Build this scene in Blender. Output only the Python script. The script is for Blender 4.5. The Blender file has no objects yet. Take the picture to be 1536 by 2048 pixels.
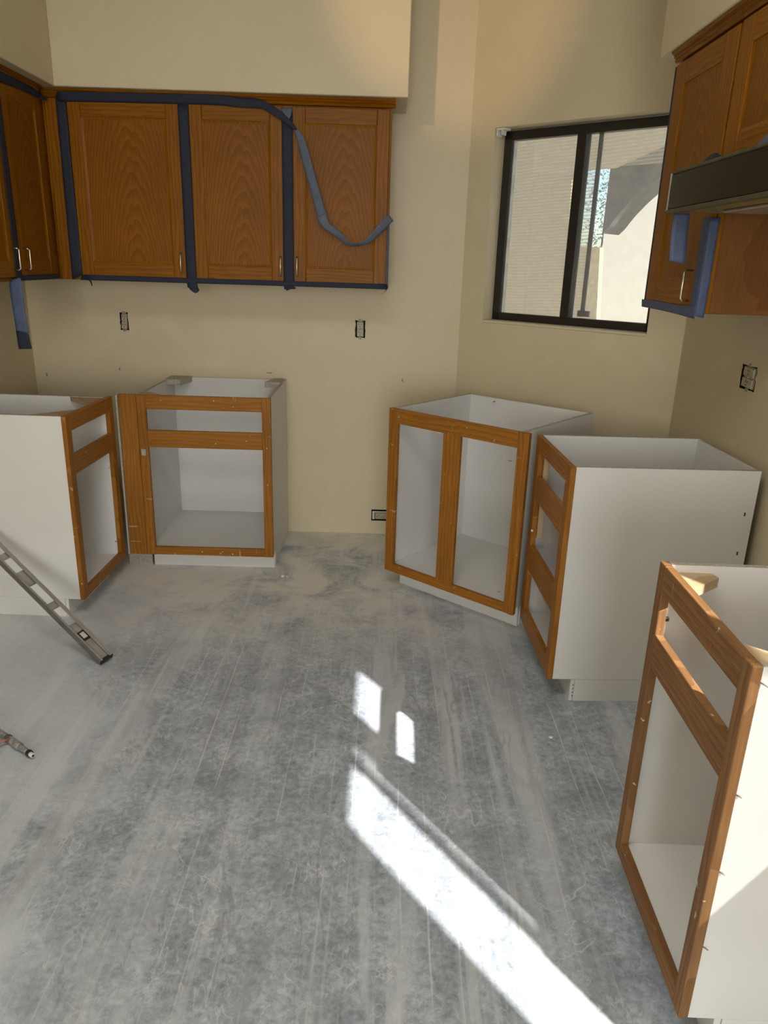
import bpy, bmesh, math, random
from mathutils import Vector, Matrix, noise
random.seed(7)
scene = bpy.context.scene
col = scene.collection
PI = math.pi

# ------------------------------------------------------------------ camera
cam = bpy.data.cameras.new('camera')
cam.sensor_fit = 'VERTICAL'; cam.sensor_height = 32.0
cam.lens = 1485.88 / 2048.0 * 32.0
cam.clip_start = 0.05
cam_o = bpy.data.objects.new('camera', cam); col.objects.link(cam_o)
R_ = Vector((0.999574, -0.000441, 0.029181)); U_ = Vector((-0.027526, 0.318068, 0.947668)); F_ = Vector((0.009700, 0.948068, -0.317920))
CAM = Vector((0.0, -4.0384, 1.48656))
cam_o.matrix_world = Matrix(((R_.x, U_.x, -F_.x, CAM.x), (R_.y, U_.y, -F_.y, CAM.y), (R_.z, U_.z, -F_.z, CAM.z), (0, 0, 0, 1)))
scene.camera = cam_o

# ------------------------------------------------------------------ world, sun, daylight, exposure
world = bpy.data.worlds.new('sky'); scene.world = world; world.use_nodes = True
wn = world.node_tree.nodes; wl = world.node_tree.links
wn.clear()
wo = wn.new('ShaderNodeOutputWorld'); wb = wn.new('ShaderNodeBackground'); ws = wn.new('ShaderNodeTexSky')
ws.sky_type = 'NISHITA'; ws.sun_disc = False; ws.sun_elevation = math.radians(40); ws.sun_rotation = math.radians(145)
wb.inputs['Strength'].default_value = 0.20
wl.new(ws.outputs[0], wb.inputs[0]); wl.new(wb.outputs[0], wo.inputs[0])

sun = bpy.data.lights.new('sun', 'SUN'); sun.energy = 9.5; sun.angle = math.radians(0.6); sun.color = (1.0, 0.99, 0.975)
sun_o = bpy.data.objects.new('sun', sun); col.objects.link(sun_o)
to_sun = Vector((0.58, -0.815, 0.58 * 1.45)).normalized()
sun_o.rotation_euler = to_sun.to_track_quat('Z', 'Y').to_euler(); sun_o.location = (6, -9, 8)

def area(name, loc, direction, sx, sy, energy, color):
    l = bpy.data.lights.new(name, 'AREA'); l.shape = 'RECTANGLE'; l.size = sx; l.size_y = sy; l.energy = energy; l.color = color
    o = bpy.data.objects.new(name, l); col.objects.link(o); o.location = loc
    o.rotation_euler = (-Vector(direction)).to_track_quat('Z', 'Y').to_euler()
    return o
# daylight entering through the wide glass doors behind the photographer, and an unseen overhead lamp added to brighten the floor
area('daylight_rear_doors', (0.05, -9.40, 1.36), (0, 1, 0), 2.3, 2.6, 118, (0.95, 0.975, 1.0))
area('overhead_fill', (-0.30, -3.20, 2.93), (0, 0, -1), 1.2, 0.6, 19, (0.98, 0.98, 0.98))

# added unseen spot, throws the warm glow on the soffit end
spot = bpy.data.lights.new('soffit_glow_spot', 'SPOT'); spot.energy = 110; spot.color = (1.0, 0.66, 0.36); spot.spot_size = math.radians(19); spot.spot_blend = 0.75; spot.shadow_soft_size = 0.04
spot_o = bpy.data.objects.new('soffit_glow_spot', spot); col.objects.link(spot_o); spot_o.location = (-1.15, -3.65, 2.60)
spot_o.rotation_euler = (Vector((-1.15, -3.65, 2.60)) - Vector((0.24, -0.36, 2.62))).to_track_quat('Z', 'Y').to_euler()

vs = scene.view_settings
vs.view_transform = 'Standard'; vs.look = 'None'; vs.gamma = 1.0; vs.use_curve_mapping = False; vs.exposure = 0.22

cy = scene.cycles
cy.glossy_bounces = 3; cy.transmission_bounces = 4; cy.transparent_max_bounces = 8
cy.use_adaptive_sampling = True; cy.adaptive_threshold = 0.08; cy.adaptive_min_samples = 16
cy.max_bounces = 4; cy.diffuse_bounces = 3
cy.caustics_reflective = False; cy.caustics_refractive = False

# ------------------------------------------------------------------ materials
def new_mat(name):
    m = bpy.data.materials.new(name); m.use_nodes = True
    nt = m.node_tree; nt.nodes.clear()
    out = nt.nodes.new('ShaderNodeOutputMaterial'); b = nt.nodes.new('ShaderNodeBsdfPrincipled')
    nt.links.new(b.outputs[0], out.inputs[0])
    return m, nt, b, out
def N(nt, t, **kw):
    n = nt.nodes.new(t)
    for k, v in kw.items():
        if k in n.inputs: n.inputs[k].default_value = v
        else: setattr(n, k, v)
    return n
def ramp(nt, stops, interp='LINEAR'):
    r = nt.nodes.new('ShaderNodeValToRGB'); cr = r.color_ramp; cr.interpolation = interp
    while len(cr.elements) < len(stops): cr.elements.new(0.5)
    for e, (p, c) in zip(cr.elements, stops):
        e.position = p; e.color = (c[0], c[1], c[2], 1) if not isinstance(c, (int, float)) else (c, c, c, 1)
    return r
def mixc(nt, fac, a, b, blend='MIX'):
    m = nt.nodes.new('ShaderNodeMix'); m.data_type = 'RGBA'; m.blend_type = blend
    for sock, v in ((0, fac), (6, a), (7, b)):
        if hasattr(v, 'links'): nt.links.new(v, m.inputs[sock])
        elif isinstance(v, (int, float)): m.inputs[sock].default_value = v
        else: m.inputs[sock].default_value = (v[0], v[1], v[2], 1)
    return m.outputs[2]
def mth(nt, op, a, b=0.5):
    m = nt.nodes.new('ShaderNodeMath'); m.operation = op
    for i, v in enumerate((a, b)):
        if hasattr(v, 'links'): nt.links.new(v, m.inputs[i])
        else: m.inputs[i].default_value = v
    return m.outputs[0]
def coords(nt, scale=(1, 1, 1), rand=False, kind='Object', rot=(0, 0, 0), loc=(0, 0, 0)):
    tc = nt.nodes.new('ShaderNodeTexCoord'); v = tc.outputs[kind]
    if rand:
        oi = nt.nodes.new('ShaderNodeObjectInfo'); a = nt.nodes.new('ShaderNodeVectorMath'); a.operation = 'ADD'
        s = nt.nodes.new('ShaderNodeMath'); s.operation = 'MULTIPLY'; s.inputs[1].default_value = 17.0
        nt.links.new(oi.outputs['Random'], s.inputs[0]); nt.links.new(v, a.inputs[0]); nt.links.new(s.outputs[0], a.inputs[1]); v = a.outputs[0]
    mp = nt.nodes.new('ShaderNodeMapping'); mp.inputs['Scale'].default_value = scale; mp.inputs['Rotation'].default_value = rot; mp.inputs['Location'].default_value = loc
    nt.links.new(v, mp.inputs[0]); return mp.outputs[0]
def tex(nt, vec, scale, detail=4, rough=0.55, dist=0.0):
    n = nt.nodes.new('ShaderNodeTexNoise'); n.inputs['Scale'].default_value = scale; n.inputs['Detail'].default_value = detail
    n.inputs['Roughness'].default_value = rough; n.inputs['Distortion'].default_value = dist
    nt.links.new(vec, n.inputs['Vector']); return n.outputs[0]
def bump(nt, b, h, strength, dist=0.01):
    bn = nt.nodes.new('ShaderNodeBump'); bn.inputs['Strength'].default_value = strength; bn.inputs['Distance'].default_value = dist
    nt.links.new(h, bn.inputs['Height']); nt.links.new(bn.outputs[0], b.inputs['Normal'])

def plain(name, c, rough=0.5, metal=0.0, var=0.06, vs_=30, bmp=0.0):
    m, nt, b, _ = new_mat(name)
    v = coords(nt, rand=True); n = tex(nt, v, vs_, 4)
    r = ramp(nt, [(0.3, tuple(x * (1 - var) for x in c)), (0.7, tuple(min(1, x * (1 + var)) for x in c))])
    nt.links.new(n, r.inputs[0]); nt.links.new(r.outputs[0], b.inputs['Base Color'])
    b.inputs['Roughness'].default_value = rough; b.inputs['Metallic'].default_value = metal
    if bmp: bump(nt, b, n, bmp, 0.002)
    return m

def wall_mat():
    m, nt, b, _ = new_mat('wall_paint')
    v = coords(nt)
    big = tex(nt, v, 1.6, 3); fine = tex(nt, v, 140, 3)
    patch = tex(nt, v, 5.0, 2, 0.4, 0.6)
    r = ramp(nt, [(0.30, (0.69, 0.585, 0.385)), (0.72, (0.735, 0.63, 0.42))])
    nt.links.new(big, r.inputs[0])
    pr = ramp(nt, [(0.60, 0.0), (0.70, 0.28)]); nt.links.new(patch, pr.inputs[0])
    c = mixc(nt, pr.outputs[0], r.outputs[0], (0.77, 0.67, 0.475))
    nt.links.new(c, b.inputs['Base Color'])
    b.inputs['Roughness'].default_value = 0.50
    h = mth(nt, 'ADD', fine, mth(nt, 'MULTIPLY', tex(nt, v, 45, 2), 1.3))
    bump(nt, b, h, 0.16, 0.004)
    return m

def floor_mat():
    m, nt, b, _ = new_mat('dusty_concrete')
    v = coords(nt)
    sep = nt.nodes.new('ShaderNodeSeparateXYZ'); nt.links.new(v, sep.inputs[0])
    def R(val, *stops):
        r = ramp(nt, list(stops)); nt.links.new(val, r.inputs[0]); return r.outputs[0]
    def mul(a_, b_): return mth(nt, 'MULTIPLY', a_, b_)
    # mottled slab: three scales of blotches
    mott = tex(nt, v, 7, 7, 0.72, 0.6); fine = tex(nt, v, 48, 4, 0.72, 0.3)
    c = R(mott, (0.30, (0.255, 0.275, 0.298)), (0.50, (0.370, 0.396, 0.424)), (0.68, (0.490, 0.520, 0.550)))
    c = mixc(nt, 1.0, c, R(fine, (0.30, 0.66), (0.70, 1.30)), 'MULTIPLY')
    # dust dragged into long bands along the room
    band = tex(nt, coords(nt, (6.0, 0.42, 1.0)), 1.0, 4, 0.60, 0.45)
    area_ = tex(nt, v, 1.1, 2)
    c = mixc(nt, mul(R(band, (0.515, 0.0), (0.575, 1.0)), R(area_, (0.36, 0.25), (0.56, 0.85))), c, (0.575, 0.590, 0.590))
    band2 = tex(nt, coords(nt, (11.0, 0.7, 1.0)), 1.0, 5, 0.62, 0.35)
    c = mixc(nt, R(band2, (0.53, 0.0), (0.66, 0.50)), c, (0.295, 0.297, 0.293))
    band3 = tex(nt, coords(nt, (30.0, 0.9, 1.0)), 1.0, 4, 0.6, 0.3)
    c = mixc(nt, R(band3, (0.60, 0.0), (0.70, 0.40)), c, (0.60, 0.60, 0.58))
    # thin trowel ridges, long and broken
    wv = N(nt, 'ShaderNodeTexWave', wave_type='BANDS', bands_direction='X', wave_profile='SIN')
    wv.inputs['Scale'].default_value = 4.6; wv.inputs['Distortion'].default_value = 2.4; wv.inputs['Detail'].default_value = 4.0; wv.inputs['Detail Scale'].default_value = 0.9
    nt.links.new(coords(nt, (1, 0.22, 1), rot=(0, 0, 0.03)), wv.inputs[0])
    brk = tex(nt, coords(nt, (5, 1.6, 1)), 1.0, 3, 0.7)
    c = mixc(nt, mul(R(wv.outputs[1], (0.985, 0.0), (0.998, 0.75)), R(brk, (0.46, 0.0), (0.62, 0.9))), c, (0.66, 0.66, 0.64))
    # scribbled hairline scratches
    for (sc, w_, k_, off) in ((5.5, 0.011, 0.75, 0.0), (11.0, 0.016, 0.65, 3.7), (23.0, 0.021, 0.5, 8.1)):
        n_ = tex(nt, coords(nt, (1.0, 0.7, 1.0), rot=(0, 0, off)), sc, 3, 0.6, 1.2)
        hl_ = R(mth(nt, 'ABSOLUTE', mth(nt, 'SUBTRACT', n_, 0.5)), (0.0, k_), (w_, 0.0))
        c = mixc(nt, mul(hl_, R(tex(nt, v, 3.3 + off, 3), (0.46, 0.0), (0.62, 1.0))), c, (0.66, 0.66, 0.645))
    # dark drag marks
    n_ = tex(nt, coords(nt, (1.5, 0.5, 1.0), rot=(0, 0, 0.4)), 3.0, 3, 0.5, 1.0)
    c = mixc(nt, mul(R(mth(nt, 'ABSOLUTE', mth(nt, 'SUBTRACT', n_, 0.5)), (0.0, 0.55), (0.022, 0.0)), R(tex(nt, v, 2.2, 2), (0.52, 0.0), (0.62, 1.0))), c, (0.25, 0.25, 0.245))
    # settled dust, thicker to the left
    dl = mul(mth(nt, 'ADD', sep.outputs[0], 0.62), -1.1)
    dn = mth(nt, 'ADD', dl, mul(mth(nt, 'SUBTRACT', tex(nt, v, 2.3, 4, 0.55, 0.8), 0.5), 2.8))
    c = mixc(nt, R(dn, (0.05, 0.0), (0.70, 0.72)), c, (0.640, 0.665, 0.685))
    # pale plaster wash along the back wall and patches in front of it
    yb = mth(nt, 'ADD', sep.outputs[1], mul(tex(nt, v, 14, 4, 0.6), 0.16))
    c = mixc(nt, mul(R(mth(nt, 'ADD', yb, 0.17), (0.0, 0.0), (0.025, 1.0)), 0.85), c, (0.66, 0.62, 0.52))
    yd = R(mul(mth(nt, 'ADD', sep.outputs[1], 1.75), 0.75), (0.15, 0.0), (0.75, 0.95))
    c = mixc(nt, mul(yd, R(tex(nt, v, 3.6, 7, 0.68, 0.7), (0.36, 0.0), (0.56, 1.0))), c, (0.79, 0.745, 0.655))
    c = mixc(nt, 1.0, c, (1.06, 1.085, 1.11), 'MULTIPLY')
    nt.links.new(c, b.inputs['Base Color'])
    b.inputs['Roughness'].default_value = 0.58
    bump(nt, b, mth(nt, 'ADD', mott, mul(fine, 0.6)), 0.25, 0.004)
    return m

def oak_mat(name, dark, light, cath=False, wear=0.0, rough=0.42):
    """grain runs along the board's own X; width is its own Z"""
    m, nt, b, _ = new_mat(name)
    v = coords(nt, rand=True)
    if cath:
        w = N(nt, 'ShaderNodeTexWave', wave_type='RINGS', rings_direction='SPHERICAL', wave_profile='SAW')
        w.inputs['Scale'].default_value = 6.5; w.inputs['Distortion'].default_value = 4.5; w.inputs['Detail'].default_value = 3.0; w.inputs['Detail Scale'].default_value = 1.2
        nt.links.new(coords(nt, (0.75, 1.0, 4.6), loc=(0.52, 0, 0.10)), w.inputs[0])
    else:
        w = N(nt, 'ShaderNodeTexWave', wave_type='BANDS', bands_direction='Z', wave_profile='SAW')
        w.inputs['Scale'].default_value = 7.0; w.inputs['Distortion'].default_value = 9.0; w.inputs['Detail'].default_value = 3.0; w.inputs['Detail Scale'].default_value = 0.8
        mp = nt.nodes.new('ShaderNodeMapping'); mp.inputs['Scale'].default_value = (0.55, 0.4, 2.4); nt.links.new(v, mp.inputs[0]); nt.links.new(mp.outputs[0], w.inputs[0])
    mp2 = nt.nodes.new('ShaderNodeMapping'); mp2.inputs['Scale'].default_value = (5, 120, 120); nt.links.new(v, mp2.inputs[0])
    pores = tex(nt, mp2.outputs[0], 2.0, 2, 0.6)
    f = mth(nt, 'ADD', mth(nt, 'MULTIPLY', w.outputs[1], 0.34 if not cath else 0.48), mth(nt, 'MULTIPLY', pores, 0.82 if not cath else 0.62))
    r = ramp(nt, [(0.25, light), (0.75, dark)]); nt.links.new(f, r.inputs[0])
    c = r.outputs[0]
    tone = ramp(nt, [(0.3, 0.86), (0.7, 1.12)]); nt.links.new(tex(nt, v, 2.5, 2), tone.inputs[0])
    c = mixc(nt, 1.0, c, tone.outputs[0], 'MULTIPLY')
    if wear:
        wr = ramp(nt, [(0.70, 0.0), (0.74, 1.0)]); nt.links.new(tex(nt, v, 42, 3, 0.5, 0.4), wr.inputs[0])
        c = mixc(nt, mth(nt, 'MULTIPLY', wr.outputs[0], wear), c, (0.72, 0.60, 0.45))
        sc = tex(nt, coords(nt, (40, 6, 5), rand=True, rot=(0, 0.5, 0)), 1.0, 3, 0.5)
        sr = ramp(nt, [(0.70, 0.0), (0.73, 0.8)]); nt.links.new(sc, sr.inputs[0])
        c = mixc(nt, mth(nt, 'MULTIPLY', sr.outputs[0], wear), c, (0.66, 0.54, 0.40))
    nt.links.new(c, b.inputs['Base Color'])
    b.inputs['Roughness'].default_value = rough; b.inputs['Specular IOR Level'].default_value = 0.16
    bump(nt, b, pores, 0.12, 0.0015)
    return m

def melamine_mat():
    m, nt, b, _ = new_mat('white_melamine')
    v = coords(nt, rand=True)
    r = ramp(nt, [(0.35, (0.75, 0.73, 0.69)), (0.65, (0.80, 0.78, 0.74))]); nt.links.new(tex(nt, v, 2.2, 3), r.inputs[0])
    sp = ramp(nt, [(0.765, 0.0), (0.78, 0.5)]); nt.links.new(tex(nt, v, 60, 2, 0.5), sp.inputs[0])
    c = mixc(nt, sp.outputs[0], r.outputs[0], (0.45, 0.42, 0.37))
    nt.links.new(c, b.inputs['Base Color']); b.inputs['Roughness'].default_value = 0.38
    return m

def glass_mat(name, dust, tint):
    m = bpy.data.materials.new(name); m.use_nodes = True; nt = m.node_tree; nt.nodes.clear()
    out = nt.nodes.new('ShaderNodeOutputMaterial')
    tr = N(nt, 'ShaderNodeBsdfTransparent'); tr.inputs[0].default_value = (tint[0], tint[1], tint[2], 1)
    gl = N(nt, 'ShaderNodeBsdfGlossy'); gl.inputs['Roughness'].default_value = 0.02
    tl = N(nt, 'ShaderNodeBsdfTranslucent'); tl.inputs[0].default_value = (0.9, 0.86, 0.78, 1)
    v = coords(nt, rand=True)
    d = ramp(nt, [(0.35, dust * 0.5), (0.62, dust), (0.80, min(1, dust * 2.2))]); nt.links.new(tex(nt, v, 7, 7, 0.7, 0.5), d.inputs[0])
    m1 = N(nt, 'ShaderNodeMixShader'); nt.links.new(d.outputs[0], m1.inputs[0]); nt.links.new(tr.outputs[0], m1.inputs[1]); nt.links.new(tl.outputs[0], m1.inputs[2])
    m2 = N(nt, 'ShaderNodeMixShader'); m2.inputs[0].default_value = 0.05
    nt.links.new(m1.outputs[0], m2.inputs[1]); nt.links.new(gl.outputs[0], m2.inputs[2]); nt.links.new(m2.outputs[0], out.inputs[0])
    return m

def screen_mat():
    m = bpy.data.materials.new('screen_sheet'); m.use_nodes = True; nt = m.node_tree; nt.nodes.clear()
    out = nt.nodes.new('ShaderNodeOutputMaterial')
    tr = N(nt, 'ShaderNodeBsdfTransparent'); df = N(nt, 'ShaderNodeBsdfTranslucent'); df.inputs[0].default_value = (0.62, 0.56, 0.45, 1)
    w = N(nt, 'ShaderNodeTexWave', wave_type='BANDS', bands_direction='Z'); w.inputs['Scale'].default_value = 21.0; w.inputs['Distortion'].default_value = 3.0
    w.inputs['Detail'].default_value = 2.0; w.inputs['Detail Scale'].default_value = 0.35
    nt.links.new(coords(nt, (0.6, 1, 1), rot=(0, 0.08, 0)), w.inputs[0])
    r = ramp(nt, [(0.0, 0.12), (1.0, 0.46)]); nt.links.new(w.outputs[1], r.inputs[0])
    mx = N(nt, 'ShaderNodeMixShader'); nt.links.new(r.outputs[0], mx.inputs[0]); nt.links.new(tr.outputs[0], mx.inputs[1]); nt.links.new(df.outputs[0], mx.inputs[2])
    nt.links.new(mx.outputs[0], out.inputs[0])
    return m

M = {}
M['wall'] = wall_mat()
M['floor'] = floor_mat()
M['ceiling'] = plain('ceiling_paint', (0.80, 0.78, 0.73), 0.7, bmp=0.1)
M['oak'] = oak_mat('honey_oak', (0.205, 0.068, 0.0012), (0.34, 0.128, 0.004), wear=0.0)
M['oak_panel'] = oak_mat('honey_oak_panel', (0.195, 0.066, 0.001), (0.290, 0.105, 0.0025), cath=True)
M['oak_side'] = oak_mat('red_oak_side', (0.20, 0.075, 0.018), (0.27, 0.11, 0.028), wear=0.12, rough=0.55)
M['oak_frame'] = oak_mat('worn_oak_frame', (0.285, 0.106, 0.013), (0.42, 0.180, 0.030), wear=0.55)
M['oak_worn_shade'] = oak_mat('worn_shaded_oak_frame', (0.205, 0.098, 0.036), (0.325, 0.168, 0.068), wear=0.8, rough=0.6)  # worn finish, with the shade on this front put into the colour
M['oak_raw'] = oak_mat('raw_pine', (0.45, 0.31, 0.17), (0.60, 0.45, 0.28), wear=0.3, rough=0.7)
M['melamine'] = melamine_mat()
M['chip_edge'] = plain('panel_edge', (0.46, 0.42, 0.34), 0.7, var=0.25, vs_=120)
M['tape'] = plain('blue_tape', (0.015, 0.019, 0.038), 0.75, var=0.18, vs_=60, bmp=0.25)
M['tape_back'] = plain('tape_reverse', (0.100, 0.122, 0.165), 0.6, var=0.15, vs_=40, bmp=0.25)
M['tape_light'] = plain('blue_tape_pale', (0.075, 0.102, 0.190), 0.6, var=0.15, vs_=40, bmp=0.25)
M['bronze'] = plain('bronze_aluminium', (0.030, 0.027, 0.020), 0.4, 0.3)
M['nickel'] = plain('brushed_nickel', (0.62, 0.56, 0.46), 0.28, 1.0)
M['zinc'] = plain('zinc_steel', (0.55, 0.54, 0.50), 0.4, 0.9, var=0.2)
M['black'] = plain('black_plastic', (0.015, 0.014, 0.012), 0.45)
M['hood_black'] = plain('hood_enamel', (0.020, 0.018, 0.012), 0.25, 0.0, var=0.1)
M['hood_black'].node_tree.nodes['Principled BSDF'].inputs['Specular IOR Level'].default_value = 0.2
M['hood_rim'] = plain('hood_rim', (0.085, 0.072, 0.035), 0.5, 0.2, var=0.2)
M['hood_trim'] = plain('hood_trim', (0.55, 0.53, 0.48), 0.35, 0.8)
M['hood_under'] = plain('greasy_metal', (0.33, 0.24, 0.075), 0.45, 0.4, var=0.25, vs_=20)
M['ivory'] = plain('ivory_plastic', (0.46, 0.40, 0.26), 0.4)
M['hole'] = plain('junction_box', (0.028, 0.022, 0.014), 0.8, var=0.3)
M['alu'] = plain('aluminium', (0.46, 0.45, 0.42), 0.38, 0.7, var=0.2, vs_=12)
M['alu_dark'] = plain('aluminium_dark', (0.20, 0.19, 0.17), 0.42, 0.6, var=0.2, vs_=14)
M['vial'] = plain('vial_window', (0.62, 0.55, 0.44), 0.2)
M['steel_dusty'] = plain('dusty_steel', (0.33, 0.32, 0.29), 0.55, 0.3, var=0.4, vs_=90)
M['red'] = plain('red_dusty', (0.34, 0.16, 0.14), 0.6, var=0.25, vs_=70)
M['white_plastic'] = plain('white_plastic', (0.78, 0.75, 0.68), 0.4)
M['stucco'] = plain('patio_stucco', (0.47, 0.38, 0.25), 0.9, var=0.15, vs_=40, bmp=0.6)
M['grey_and_shade'] = plain('shaded_grey_stucco', (0.13, 0.125, 0.12), 0.9, var=0.2, vs_=14, bmp=0.5)  # arch shade is in the colour; plain grey for the screen bars
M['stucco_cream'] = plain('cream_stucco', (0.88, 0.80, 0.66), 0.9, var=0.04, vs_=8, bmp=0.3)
M['ground'] = plain('patio_paving', (0.45, 0.41, 0.35), 0.9, var=0.12, vs_=6)
M['leaf'] = plain('leaf', (0.10, 0.13, 0.10), 0.6, var=0.4)
M['bark'] = plain('bark', (0.14, 0.10, 0.07), 0.9, var=0.3)
M['glass'] = glass_mat('dusty_glass', 0.07, (0.93, 0.95, 0.94))
M['screen'] = screen_mat()
_m = bpy.data.materials.new('sun_dimming_sheet'); _m.use_nodes = True; _t = _m.node_tree; _t.nodes.clear()
_o = _t.nodes.new('ShaderNodeOutputMaterial'); _a = _t.nodes.new('ShaderNodeBsdfTransparent'); _d = _t.nodes.new('ShaderNodeBsdfDiffuse'); _x = _t.nodes.new('ShaderNodeMixShader')
_d.inputs[0].default_value = (0.10, 0.10, 0.10, 1); _x.inputs[0].default_value = 0.48
_t.links.new(_a.outputs[0], _x.inputs[1]); _t.links.new(_d.outputs[0], _x.inputs[2]); _t.links.new(_x.outputs[0], _o.inputs[0]); M['dimmer_sheet'] = _m
M['paint_chip'] = plain('paint_crumb', (0.80, 0.78, 0.72), 0.8)
M['mark'] = plain('wall_scuff', (0.26, 0.23, 0.18), 0.8, var=0.3)

# ------------------------------------------------------------------ helpers
def link(o, parent=None):
    col.objects.link(o)
    if parent is not None: o.parent = parent
    return o
def mesh_obj(name, bm, mat, parent=None, smooth=False):
    me = bpy.data.meshes.new(name); bm.to_mesh(me); bm.free()
    if mat is not None: me.materials.append(M[mat])
    if smooth:
        for p in me.polygons: p.use_smooth = True
    return link(bpy.data.objects.new(name, me), parent)
def tag(o, label=None, cat=None, group=None, kind=None):
    if label: o['label'] = label
    if cat: o['category'] = cat
    if group: o['group'] = group
    if kind: o['kind'] = kind
    return o
def empty(name, loc=(0, 0, 0), rz=0.0, label=None, cat=None, group=None):
    o = bpy.data.objects.new(name, None); o.empty_display_size = 0.05
    col.objects.link(o); o.location = loc; o.rotation_euler = (0, 0, rz)
    return tag(o, label, cat, group)
def cube_bm(dx, dy, dz, bev=0.0, seg=1):
    bm = bmesh.new(); bmesh.ops.create_cube(bm, size=1.0)
    bmesh.ops.scale(bm, vec=(dx, dy, dz), verts=bm.verts)
    if bev:
        bev = min(bev, 0.45 * min(dx, dy, dz))
        bmesh.ops.bevel(bm, geom=list(bm.edges), offset=bev, segments=seg, affect='EDGES', profile=0.5)
    return bm
GR = {'x': Matrix.Identity(3), 'y': Matrix(((0, -1, 0), (1, 0, 0), (0, 0, 1))), 'z': Matrix(((0, 0, -1), (0, 1, 0), (1, 0, 0)))}
def bd(name, parent, xr, yr, zr, mat, grain='x', bev=0.0015, seg=1):
    """box given by ranges in the parent's frame; its own X runs along the grain"""
    d = (xr[1] - xr[0], yr[1] - yr[0], zr[1] - zr[0])
    dd = {'x': d, 'y': (d[1], d[0], d[2]), 'z': (d[2], d[1], d[0])}[grain]
    o = mesh_obj(name, cube_bm(*dd, bev, seg), mat, parent)
    o.rotation_euler = GR[grain].to_euler()
    o.location = ((xr[0] + xr[1]) / 2, (yr[0] + yr[1]) / 2, (zr[0] + zr[1]) / 2)
    return o
def prism(name, pts, d0, d1, mat, parent=None, axis='x', smooth=False):
    """polygon pts in the plane across `axis`, extruded from d0 to d1"""
    def P(a, b, d):
        return {'x': (d, a, b), 'y': (a, d, b), 'z': (a, b, d)}[axis]
    bm = bmesh.new()
    v0 = [bm.verts.new(P(a, b, d0)) for a, b in pts]; v1 = [bm.verts.new(P(a, b, d1)) for a, b in pts]
    bm.faces.new(v0); bm.faces.new(list(reversed(v1)))
    n = len(pts)
    for i in range(n):
        j = (i + 1) % n; bm.faces.new((v0[j], v0[i], v1[i], v1[j]))
    bmesh.ops.recalc_face_normals(bm, faces=bm.faces)
    return mesh_obj(name, bm, mat, parent, smooth)
def tube(name, pts, r, mat, parent=None, n=8):
    bm = bmesh.new(); rings = []
    pts = [Vector(p) for p in pts]
    for i, p in enumerate(pts):
        t = (pts[min(i + 1, len(pts) - 1)] - pts[max(i - 1, 0)]).normalized()
        a = t.cross(Vector((0.3, 0.5, 0.81))).normalized(); b = t.cross(a)
        rr = r[i] if isinstance(r, (list, tuple)) else r
        rings.append([bm.verts.new(p + a * math.cos(2 * PI * k / n) * rr + b * math.sin(2 * PI * k / n) * rr) for k in range(n)])
    for i in range(len(rings) - 1):
        for k in range(n):
            bm.faces.new((rings[i][k], rings[i][(k + 1) % n], rings[i + 1][(k + 1) % n], rings[i + 1][k]))
    bm.faces.new(list(reversed(rings[0]))); bm.faces.new(rings[-1])
    bmesh.ops.recalc_face_normals(bm, faces=bm.faces)
    return mesh_obj(name, bm, mat, parent, True)
def ribbon(name, pairs, mat, parent=None, sub=5, crinkle=0.0015, nrm=(0, -1, 0), seed=0):
    """tape: list of (edgeA, edgeB) point pairs along its length, resampled and slightly crinkled"""
    pairs = [(Vector(a), Vector(b)) for a, b in pairs]; L = []
    for i in range(len(pairs) - 1):
        for k in range(sub):
            t = k / sub
            def cr(j):
                p0 = pairs[max(i - 1, 0)][j]; p1 = pairs[i][j]; p2 = pairs[i + 1][j]; p3 = pairs[min(i + 2, len(pairs) - 1)][j]
                if len(pairs) == 2: return p1.lerp(p2, t)
                return 0.5 * ((2 * p1) + (p2 - p0) * t + (2 * p0 - 5 * p1 + 4 * p2 - p3) * t * t + (3 * p1 - p0 - 3 * p2 + p3) * t ** 3)
            L.append((cr(0), cr(1)))
    L.append(pairs[-1])
    bm = bmesh.new(); rows = []; nv = Vector(nrm); W = 4
    for a, b in L:
        row = []
        for q in range(W + 1):
            p = a.lerp(b, q / W)
            h = noise.noise(p * 38 + Vector((seed * 3.1, 0, 0)))
            row.append(bm.verts.new(p + nv * (abs(h) * crinkle)))
        rows.append(row)
    for i in range(len(rows) - 1):
        for q in range(W):
            bm.faces.new((rows[i][q], rows[i][q + 1], rows[i + 1][q + 1], rows[i + 1][q]))
    o = mesh_obj(name, bm, mat, parent, True)
    md = o.modifiers.new('thickness', 'SOLIDIFY'); md.thickness = 0.0004; md.offset = 0
    return o

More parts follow.
